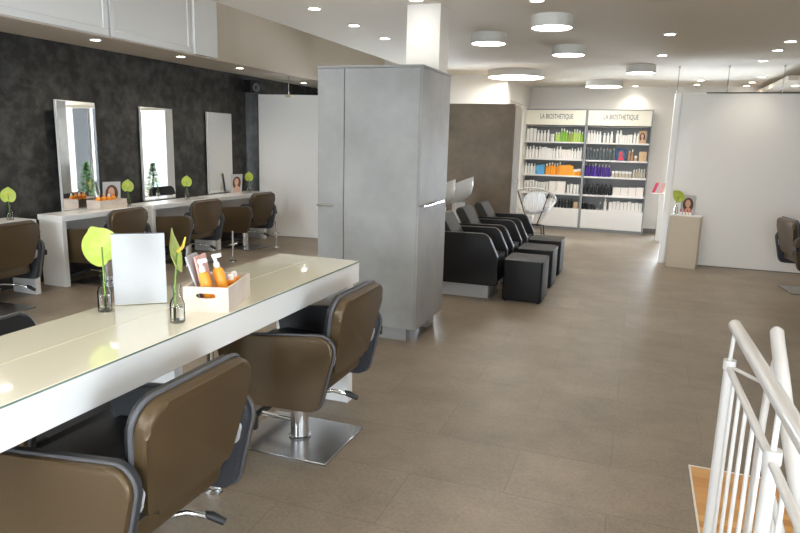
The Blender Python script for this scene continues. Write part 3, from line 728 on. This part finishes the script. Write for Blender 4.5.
# ------------------------------------------------------------------ vases with anthuriums
def heart(n=48):
    pts = []
    for k in range(n):
        a = 2*math.pi*k/n
        r = 1-.30*math.exp(-((a-math.pi)/.33)**2)+.16*math.exp(-(min(a, 2*math.pi-a)/.22)**2)
        pts.append((.92*r*math.sin(a), r*math.cos(a)))
    return pts
def spathe(bm, centre, nrm, upv, size, cup=.18, sx=1.):
    nrm = Vector(nrm).normalized(); u = Vector(upv).cross(nrm).normalized(); v = nrm.cross(u)
    hp = heart(); rings = []
    for s in (.0, .35, .7, 1.):
        ring = []
        for x, y in hp:
            X, Y = x*s*sx, y*s; d = -cup*(1-(X*X+Y*Y))+.06*math.sin(3*Y+X)*s
            ring.append(Vector(centre)+(u*X+v*Y+nrm*d)*size)
        rings.append(ring)
    for off, flip in ((0,False),(.0022,True)):
        c = bm.verts.new(rings[0][0]-nrm*off); vs = [[bm.verts.new(p-nrm*off) for p in r] for r in rings[1:]]
        n = len(hp)
        for k in range(n):
            bm.faces.new((c, vs[0][k], vs[0][(k+1) % n]))
            for a, b in zip(vs, vs[1:]): bm.faces.new((a[k], b[k], b[(k+1) % n], a[(k+1) % n]))
def vase(label, loc, h, rad, water=.4):
    t = thing('glass_vase', label, 'vase', loc, group=None)
    o_, i_ = rad, rad-.003
    prof = [(0,0),(o_*.92,0),(o_,.006),(o_,h*.50),(o_*.8,h*.60),(o_*.48,h*.70),(o_*.48,h*.90),(o_*.62,h*.93),(o_*.62,h),(o_*.5,h),(o_*.36,h*.9),(o_*.36,h*.71),(o_*.7,h*.6),(i_,h*.49),(i_,.012),(0,.010)]
    bm = bm_new(); lathe(bm, prof, seg=20); obj('bottle', bm, M['clear'], t)
    bm = bm_new(); lathe(bm, [(0,.0125),(i_-.001,.0125),(i_-.001,h*water),(0,h*water)], seg=20); obj('water', bm, M['water'], t)
    return t
def flower(label, base, mid, tip, nrm, upv, size, cup=.18, sx=1., spd=True):
    t = thing('anthurium', label, 'flower', base)
    B = Vector(base); pts = [Vector((0,0,0))+(Vector(mid)-B)*(k/6) for k in range(6)]
    a, b = Vector(mid)-B, Vector(tip)-B
    for k in range(7): s = k/6; pts.append(a.lerp(b, s)+Vector((0,0,.008))*math.sin(math.pi*s))
    bm = bm_new(); tube(bm, pts, .0035, 8); obj('stem', bm, M['stem'], t)
    bm = bm_new(); spathe(bm, (0,0,0), nrm, upv, size, cup, sx); n = Vector(nrm).normalized(); u = Vector(upv)
    bmesh.ops.translate(bm, verts=bm.verts, vec=b); obj('spathe', bm, M['lime'], t, 60)
    if spd:
        bm = bm_new(); tube(bm, [b, b+n*size*.25+u*size*.15, b+n*size*.4+u*size*.55], [.006*size/.08,.006*size/.08,.003*size/.08], 8); obj('spadix', bm, M['spadix'], t)
    return t
Z = ZT
vase('clear glass bottle vase left of the white sign on the counter', (-2.0, 1.99, Z), .165, .027)
flower('broad lime green anthurium leaf facing the camera, left of the white sign', (-1.997,1.99,Z+.014), (-1.997,1.99,Z+.15), (-2.072,2.065,1.13), (.55,-.8,.15), (-.5,-.1,1), .083, .10, spd=False)
vase('clear glass bottle vase between the white sign and the wooden box', (-1.635, 1.985, Z), .15, .028)
flower('lime green anthurium seen edge on, in the vase beside the wooden box', (-1.645,1.985,Z+.014), (-1.64,1.985,Z+.15), (-1.625,1.985,1.16), (.80,.50,.25), (-.25,.3,1), .085, .22)
WX = -5.66
for y, lab in ((4.53,'leftmost wall desk'),(6.09,'wall desk under the first mirror'),(7.16,'wall desk under the second mirror'),(8.64,'far wall desk beside the white panel')):
    vase('small clear vase on the '+lab, (WX,y,.751), .14, .030)
    flower('lime green anthurium in the small vase on the '+lab, (WX,y,.766), (WX,y,.88), (WX+.01,y-.01,.985), (.75,-.65,.1), (.1,0,1), .072, .12)
vase('small clear vase standing on the cream podium', (.51, 9.46, .709), .17, .028)
flower('lime green anthurium leaning left on the cream podium', (.51,9.46,.724), (.51,9.46,.87), (.535,9.45,.955), (.3,-.9,.25), (-.75,-.1,.7), .095, .15, .8, False)

# ------------------------------------------------------------------ sign, box on the counter
t = thing('sign_holder', 'blank white sheet in a clear upright holder on the counter', 'sign', (-1.947, 2.137, Z), math.atan2(.134,.158))
bm = bm_new(); box(bm, -.104, .104, -.004, -.001, .004, .305); obj('holder_panel', bm, M['acrylic'], t)
bm = bm_new(); box(bm, -.1035, .1035, -.0055, -.0042, .006, .303); obj('sheet', bm, M['paper'], t)
bm = bm_new(); box(bm, -.104, .104, -.001, .07, .0, .004); obj('foot', bm, M['clear'], t)
bm = bm_new(); box(bm, -.1045, .1045, -.006, .0, .305, .309); obj('top_edge', bm, M['piping'], t)
BX, BR = Vector((-1.672, 2.30, Z)), R(17)
t = thing('wooden_box', 'whitewashed wooden box with hand hole on the counter', 'box', BX, BR)
W, D, H_, th = .19, .31, .105, .009
bm = bm_new()
hole = [(.022*math.cos(a)+(.02 if math.cos(a) > 0 else -.02), .068+.011*math.sin(a)) for a in [2*math.pi*k/24 for k in range(24)]]
def board_with_hole(bm, y0, y1):
    outer = [(-W/2,0),(W/2,0),(W/2,H_),(-W/2,H_)]
    def edge_pt(a):   # matching outer point for a ring of 24
        c, s = math.cos(a), math.sin(a); k = min((W/2)/max(abs(c),1e-6), 1e6); ks = ((H_-.068) if s > 0 else .068)/max(abs(s),1e-6)
        k = min(k, ks); return (c*k, .068+s*k)
    angs = [2*math.pi*k/24 for k in range(24)]
    corner = [math.atan2(z-.068, x) % (2*math.pi) for x, z in outer]
    op = []
    for a in angs:
        p = edge_pt(a)
        for (x, z), ca in zip(outer, corner):
            if abs((a-ca+math.pi) % (2*math.pi)-math.pi) < math.pi/24: p = (x, z)
        op.append(p)
    A = [[bm.verts.new((p[0],y,p[1])) for p in ring] for ring in (op, hole) for y in (y0, y1)]
    n = 24
    for k in range(n):
        j = (k+1) % n
        bm.faces.new((A[0][k],A[0][j],A[2][j],A[2][k])); bm.faces.new((A[1][k],A[3][k],A[3][j],A[1][j]))
        bm.faces.new((A[0][k],A[1][k],A[1][j],A[0][j])); bm.faces.new((A[2][k],A[2][j],A[3][j],A[3][k]))
board_with_hole(bm, -D/2, -D/2+th); obj('end_board', bm, M['pale_wood'], t, 30)
bm = bm_new(); board_with_hole(bm, D/2-th, D/2); obj('end_board', bm, M['pale_wood'], t, 30)
for s in (-1,1):
    bm = bm_new(); a, b = s*W/2, s*(W/2-th); box(bm, min(a,b), max(a,b), -D/2+th, D/2-th, 0, H_); bevel_all(bm, .001, 1); obj('side_board', bm, M['pale_wood'], t)
bm = bm_new(); box(bm, -W/2+th, W/2-th, -D/2+th, D/2-th, .004, .012); obj('bottom_board', bm, M['pale_wood'], t)
def in_box(x, y, z): c, s = math.cos(BR), math.sin(BR); return BX+Vector((x*c-y*s, x*s+y*c, z))
def spray(label, loc, rx, ry, h, base_m='orange', group='orange spray bottles', r=.021):
    t = thing('spray_bottle', label, 'bottle', loc, BR, group); t.rotation_euler = (rx, ry, BR)
    bm = bm_new(); lathe(bm, [(0,0),(r*.95,0),(r,.006),(r,h*.64),(r*.8,h*.70),(r*.5,h*.73),(0,h*.73)], seg=18); b = obj('bottle_body', bm, M[base_m], t)
    bm = bm_new(); lathe(bm, [(r*1.01,h*.24),(r*1.01,h*.48)], seg=18); obj('label_band', bm, M['orange_b'], b)
    bm = bm_new(); lathe(bm, [(0,h*.73),(r*.55,h*.73),(r*.55,h*.82),(r*.35,h*.84),(r*.35,h*.93),(0,h*.93)], seg=14)
    box(bm, -r*.35, r*1.2, -r*.35, r*.35, h*.92, h); obj('pump_head', bm, M['white_plastic'], t)
spray('orange spray bottle with white pump leaning in the counter box, left one', in_box(.0,-.085,.0135), R(2), R(-13), .20, r=.0235)
spray('orange spray bottle with white pump leaning in the counter box, right one', in_box(.045,-.03,.0135), R(2), R(-13), .215, r=.0235)
for i, (x, y) in enumerate(((.05,.05),(.045,.11))):
    t2 = thing('orange_tube', '%s orange tube lying low behind the spray bottles in the counter box' % ('nearer' if i == 0 else 'farther'), 'tube', in_box(x, y, .028), BR, 'orange tubes in the counter box'); t2.rotation_euler = (R(18), 0, BR)
    bm = bm_new(); lathe(bm, [(0,-.01),(.02,-.01),(.02,.075),(.012,.08)], seg=14); obj('tube_body', bm, M['orange'], t2)
    bm = bm_new(); lathe(bm, [(0,.08),(.012,.08),(.012,.10),(0,.10)], seg=14); obj('cap', bm, M['white_plastic'], t2)
for i, (x, m_, dx) in enumerate(((-.060,'paper',-.048),(-.046,'pink',-.03))):
    bm = bm_new(); prism(bm, [(-.06,0),(.06,0),(.06,.20),(-.06,.20)], 0, .008, lambda u,v,d: (v*dx/.20*1.35+d, u, v))
    o = obj('brochure', bm, M[m_], None, None, loc=in_box(x+.012,-.02,.0135)); o.rotation_euler = (0,0,BR)
    tag(o, 'white brochure leaning at the left of the counter box' if i == 0 else 'pinkish brochure leaning beside the orange bottles in the counter box', 'brochure')

# things on the wall desk under the first mirror
t = thing('wooden_box', 'low pale wooden box on the wall desk before the first mirror', 'box', (-5.70, 5.80, .751))
bm = bm_new()
box(bm, -.10,.10,-.20,-.19,0,.10); box(bm, -.10,.10,.19,.20,0,.10); box(bm, -.10,-.09,-.19,.19,0,.10); box(bm, .09,.10,-.19,.19,0,.10); obj('boards', bm, M['pale_wood'], t)
bm = bm_new(); box(bm, -.09,.09,-.19,.19,.0,.012); obj('bottom_board', bm, M['pale_wood'], t)
for i in range(4):
    t2 = thing('spray_bottle', '%s orange bottle from the left in the box on the wall desk' % ORD[i], 'bottle', (-5.70, 5.66+.075*i, .764), group='orange bottles in the wall desk box'); t2.rotation_euler = (0, R(8), 0)
    bm = bm_new(); lathe(bm, [(0,0),(.028,0),(.028,.11),(.012,.125),(0,.125)], seg=12); obj('bottle_body', bm, M['orange'], t2)
    bm = bm_new(); lathe(bm, [(0,.125),(.012,.125),(.012,.15),(0,.15)], seg=10); obj('cap', bm, M['orange' if i % 2 else 'white_plastic'], t2)
card('photo_card', 'photo card behind the wooden box on the wall desk', 'card', (-5.82, 5.99, .751), .20, .29, R(62), R(-8), 'paper')
card('photo_card', 'photo card on the far wall desk beside the third mirror', 'card', (-5.80, 8.50, .751), .19, .28, R(62), R(-8), 'paper')

# ------------------------------------------------------------------ stair railing
t = thing('guard_railing', 'white tubular guard railing at the head of the stair', 'railing', (.385, 1.8, 0))
def rl(name, bm, par=t, m='white_metal'):
    o = obj(name, bm, M[m], par)
    if par is t: o.matrix_parent_inverse = Matrix.Translation(-Vector((.385,1.8,0)))
    return o
RX = .388
bm = bm_new(); tube(bm, [(RX,2.628,.952),(RX,2.62,.953),(RX,.95,1.0),(RX,-1.2,1.0)], [.015,.0225,.0225,.0225], 16); rl('handrail', bm)
bm = bm_new(); tube(bm, [(RX,2.63,.782),(RX,1.78,.812)], .012, 12); tube(bm, [(RX,1.76,.812),(RX,.87,.825)], .012, 12); rl('lower_rail', bm)
for y in (2.63, 1.78, .87):
    bm = bm_new(); zt = .815 if y > 2 else .845; lathe(bm, [(0,.0),(.04,.0),(.04,.012),(.0185,.014),(.0185,zt-.04),(.0225,zt-.037),(.0225,zt),(0,zt)], (RX,y,0), 18); p = rl('post', bm)
    bm = bm_new(); tube(bm, [(RX,y,zt),(RX,min(y,2.60),.945 if y > 2 else .98)], .0075, 10); rl('spindle', bm, p)
for y0, y1 in ((2.63,1.78),(1.78,.87)):
    for k in range(1,6):
        y = y0+(y1-y0)*k/6; bm = bm_new(); tube(bm, [(RX,y,.06),(RX,y,.783+.033*(2.63-y))], .0068, 10); rl('baluster', bm)
bm = bm_new(); tube(bm, [(RX,2.63,.065),(RX,.87,.065)], .012, 10); rl('bottom_rail', bm)
t = thing('stair_handrail', 'second white handrail bending down with the stair, behind the guard railing', 'railing', (.52, 2.3, 0))
def r2(name, bm, par=t):
    o = obj(name, bm, M['white_metal'], par); o.matrix_parent_inverse = Matrix.Translation(-Vector((.52,2.3,0))); return o
hp = [(.50,2.495,.985),(.50,2.485,.98),(.50,2.44,.945),(.50,2.38,.91),(.50,2.29,.855),(.50,2.16,.765),(.505,2.0,.66),(.51,1.8,.54),(.515,.9,.08)]
bm = bm_new(); tube(bm, hp, [.015]+[.0225]*8, 16); r2('handrail', bm)
bm = bm_new(); tube(bm, [(.49,2.46,.004),(.49,2.46,.66),(.492,2.455,.79),(.50,2.42,.92)], .013, 12); r2('post', bm)
bm = bm_new(); tube(bm, [(.49,2.46,.55),(.505,2.1,.46),(.515,1.9,.36),(.515,1.0,-.2)], .0125, 10); r2('lower_rail', bm)
for y, zt in ((2.36,.52),(2.26,.50),(2.17,.48)):
    bm = bm_new(); tube(bm, [(.50,y,.004),(.50,y,zt)], .0085, 10); r2('baluster', bm)
bm = bm_new(); tube(bm, [(RX,2.63,.79),(.49,2.46,.79)], .007, 8); r2('link_bar', bm)

# ------------------------------------------------------------------ plants in front of the rear window (seen in the mirrors)
def plant(label, loc, h, r):
    t = thing('potted_fir', label, 'plant', loc)
    bm = bm_new(); lathe(bm, [(0,0),(.12,0),(.16,.24),(.17,.26),(.15,.25),(0,.23)], seg=18); obj('pot', bm, M['terracotta'], t)
    bm = bm_new(); tube(bm, [(0,0,.22),(0,0,h)], [.018,.005], 8); obj('trunk', bm, M['hair'], t)
    bm = bm_new(); rnd = random.Random(5)
    for k in range(900):
        s = rnd.random(); z = .3+s*(h-.3); rr = r*(1-s)*rnd.uniform(.35,1.05)+.02; a = rnd.uniform(0,6.283)
        p = Vector((rr*math.cos(a), rr*math.sin(a), z)); d = Vector((math.cos(a),math.sin(a),rnd.uniform(-.3,.5)))*.07
        u, w = frame_of(d); vs = [bm.verts.new(q) for q in (p-d*.5, p+u*.018, p+d*.7, p-u*.018)]; bm.faces.new(vs)
    obj('foliage', bm, M['foliage'], t, None)
plant('green potted plant before the rear window, seen in the second mirror', (-2.95, 10.2, 0), 1.05, .30)
plant('green potted plant before the rear window, seen in the first mirror', (-3.55, 10.25, 0), .95, .26)

# ------------------------------------------------------------------ lamps
def drum(px, py, r, h, i, label):
    t = thing('ceiling_lamp', label, 'ceiling lamp', (px,py,CZ-h), group='round drum ceiling lamps')
    bm = bm_new(); lathe(bm, [(r-.012,.004),(r,0),(r,h),(0,h)], seg=48); lathe(bm, [(r-.012,.004),(r-.012,.02)], seg=48); obj('drum', bm, M['lamp_shade'], t)
    bm = bm_new(); lathe(bm, [(0,.006),(r-.013,.006)], seg=48); obj('diffuser', bm, M['lamp_glow'], t)
for i, (px, py, r, h, lab) in enumerate((
    (-.81,5.881,.178,.10,'nearest of the round drum ceiling lamps, right of centre'),
    (-1.535,6.671,.176,.10,'round drum ceiling lamp nearest the white column'),
    (-.851,7.646,.181,.10,'round drum ceiling lamp behind the nearest one'),
    (-1.873,10.08,.42,.10,'largest round drum ceiling lamp, towards the back left'),
    (-.691,11.75,.30,.10,'wide round drum ceiling lamp just before the product display'),
    (-.099,9.6,.189,.10,'rightmost round drum ceiling lamp, before the partition rods'))): drum(px,py,r,h,i,lab)
def downlight(x, y, z, label, group, pw=14., r=.05):
    t = thing('downlight', label, 'downlight', (x,y,z), group=group)
    bm = bm_new(); lathe(bm, [(r+.012,-.001),(r+.012,-.006),(r,-.008),(r,-.001)], seg=20); obj('ring', bm, M['white_metal'], t)
    bm = bm_new(); lathe(bm, [(0,-.004),(r,-.004)], seg=20); obj('lens', bm, M['down_glow'], t)
    if pw:
        ld = bpy.data.lights.new('downlight_beam', 'SPOT'); ld.energy = pw; ld.spot_size = R(125); ld.spot_blend = .8; ld.shadow_soft_size = .045; ld.color = (1., .90, .76)
        o = bpy.data.objects.new('downlight_beam', ld); COL.objects.link(o); o.location = (x,y,z-.02)
G1 = 'recessed ceiling downlights'
for k, y in enumerate((5.115,5.926,6.727,7.563)): downlight(-2.68, y, CZ, '%s downlight from the left in the row above the grey cabinet' % ORD[k], G1)
downlight(-1.73, 4.98, CZ, 'downlight at the top frame edge above the white column', G1, 3)
downlight(-.842, 5.214, CZ, 'downlight at the top frame edge left of the nearest drum lamp', G1)
downlight(.16, 7.0, CZ, 'nearer of two downlights between the drum lamps and the partition', G1)
downlight(.13, 8.54, CZ, 'farther of two downlights between the drum lamps and the partition', G1)
downlight(-.20, 12.75, CZ, 'downlight right of the rearmost drum lamp', G1)
for k, y in enumerate((7.657,8.301,9.228)): downlight(1.30, y, CZ, '%s from the right of the three bright downlights before the right partition rods' % ORD[k], G1)
for k, y in enumerate((11.2,12.1,12.75)): downlight(1.59, y, CZ, '%s from the right in the slanting row of downlights seen above the right partition' % ORD[k], G1, 8)
for k, y in enumerate((11.69,12.5)): downlight(.797, y, CZ, '%s of the pair of downlights above the left end of the right partition' % ('upper','lower')[k], G1, 8)
for y in (3.9, 2.6, 1.2, -.3):                               # unseen lamps kept to light the front, carrying the rows on above the frame
    for x in (-2.68, -.84, 1.3): downlight(x, y, CZ, 'downlight out of view above the front of the room', 'downlights above the front of the room')
for k, y in enumerate((5.45,6.79,8.04)): downlight(-5.38, y, 2.54, '%s downlight from the left in the beige soffit above the mirrors' % ORD[k], 'soffit downlights', 30)
downlight(-5.6, 10.3, 2.54, 'downlight at the far end of the beige soffit beside the cabinet', 'soffit downlights', 6)
for y in (4.1,2.8,1.5): downlight(-5.38, y, 2.54, 'soffit downlight out of view to the left', 'soffit downlights out of view', 30)
for k, (x, y) in enumerate(((1.95,12.0),(1.95,10.7))): downlight(x, y, 2.50, '%s small spotlight at the right soffit beyond the partition' % ('farther','nearer')[k], 'right soffit spotlights', 5)

# ------------------------------------------------------------------ daylight
w = bpy.data.worlds.new('daylight'); scene.world = w; w.use_nodes = True
bg = w.node_tree.nodes['Background']; bg.inputs['Color'].default_value = (.80, .90, 1., 1); bg.inputs['Strength'].default_value = 26.

vs = scene.view_settings
scene.display_settings.display_device = 'sRGB'
vs.view_transform = 'Standard'; vs.look = 'None'; vs.gamma = 1; vs.use_curve_mapping = False; vs.exposure = .56
cy = scene.cycles
cy.use_denoising = True; cy.max_bounces = 10; cy.diffuse_bounces = 6; cy.glossy_bounces = 5; cy.transmission_bounces = 8; cy.transparent_max_bounces = 8
cy.caustics_reflective = False; cy.caustics_refractive = False; cy.sample_clamp_indirect = 6.
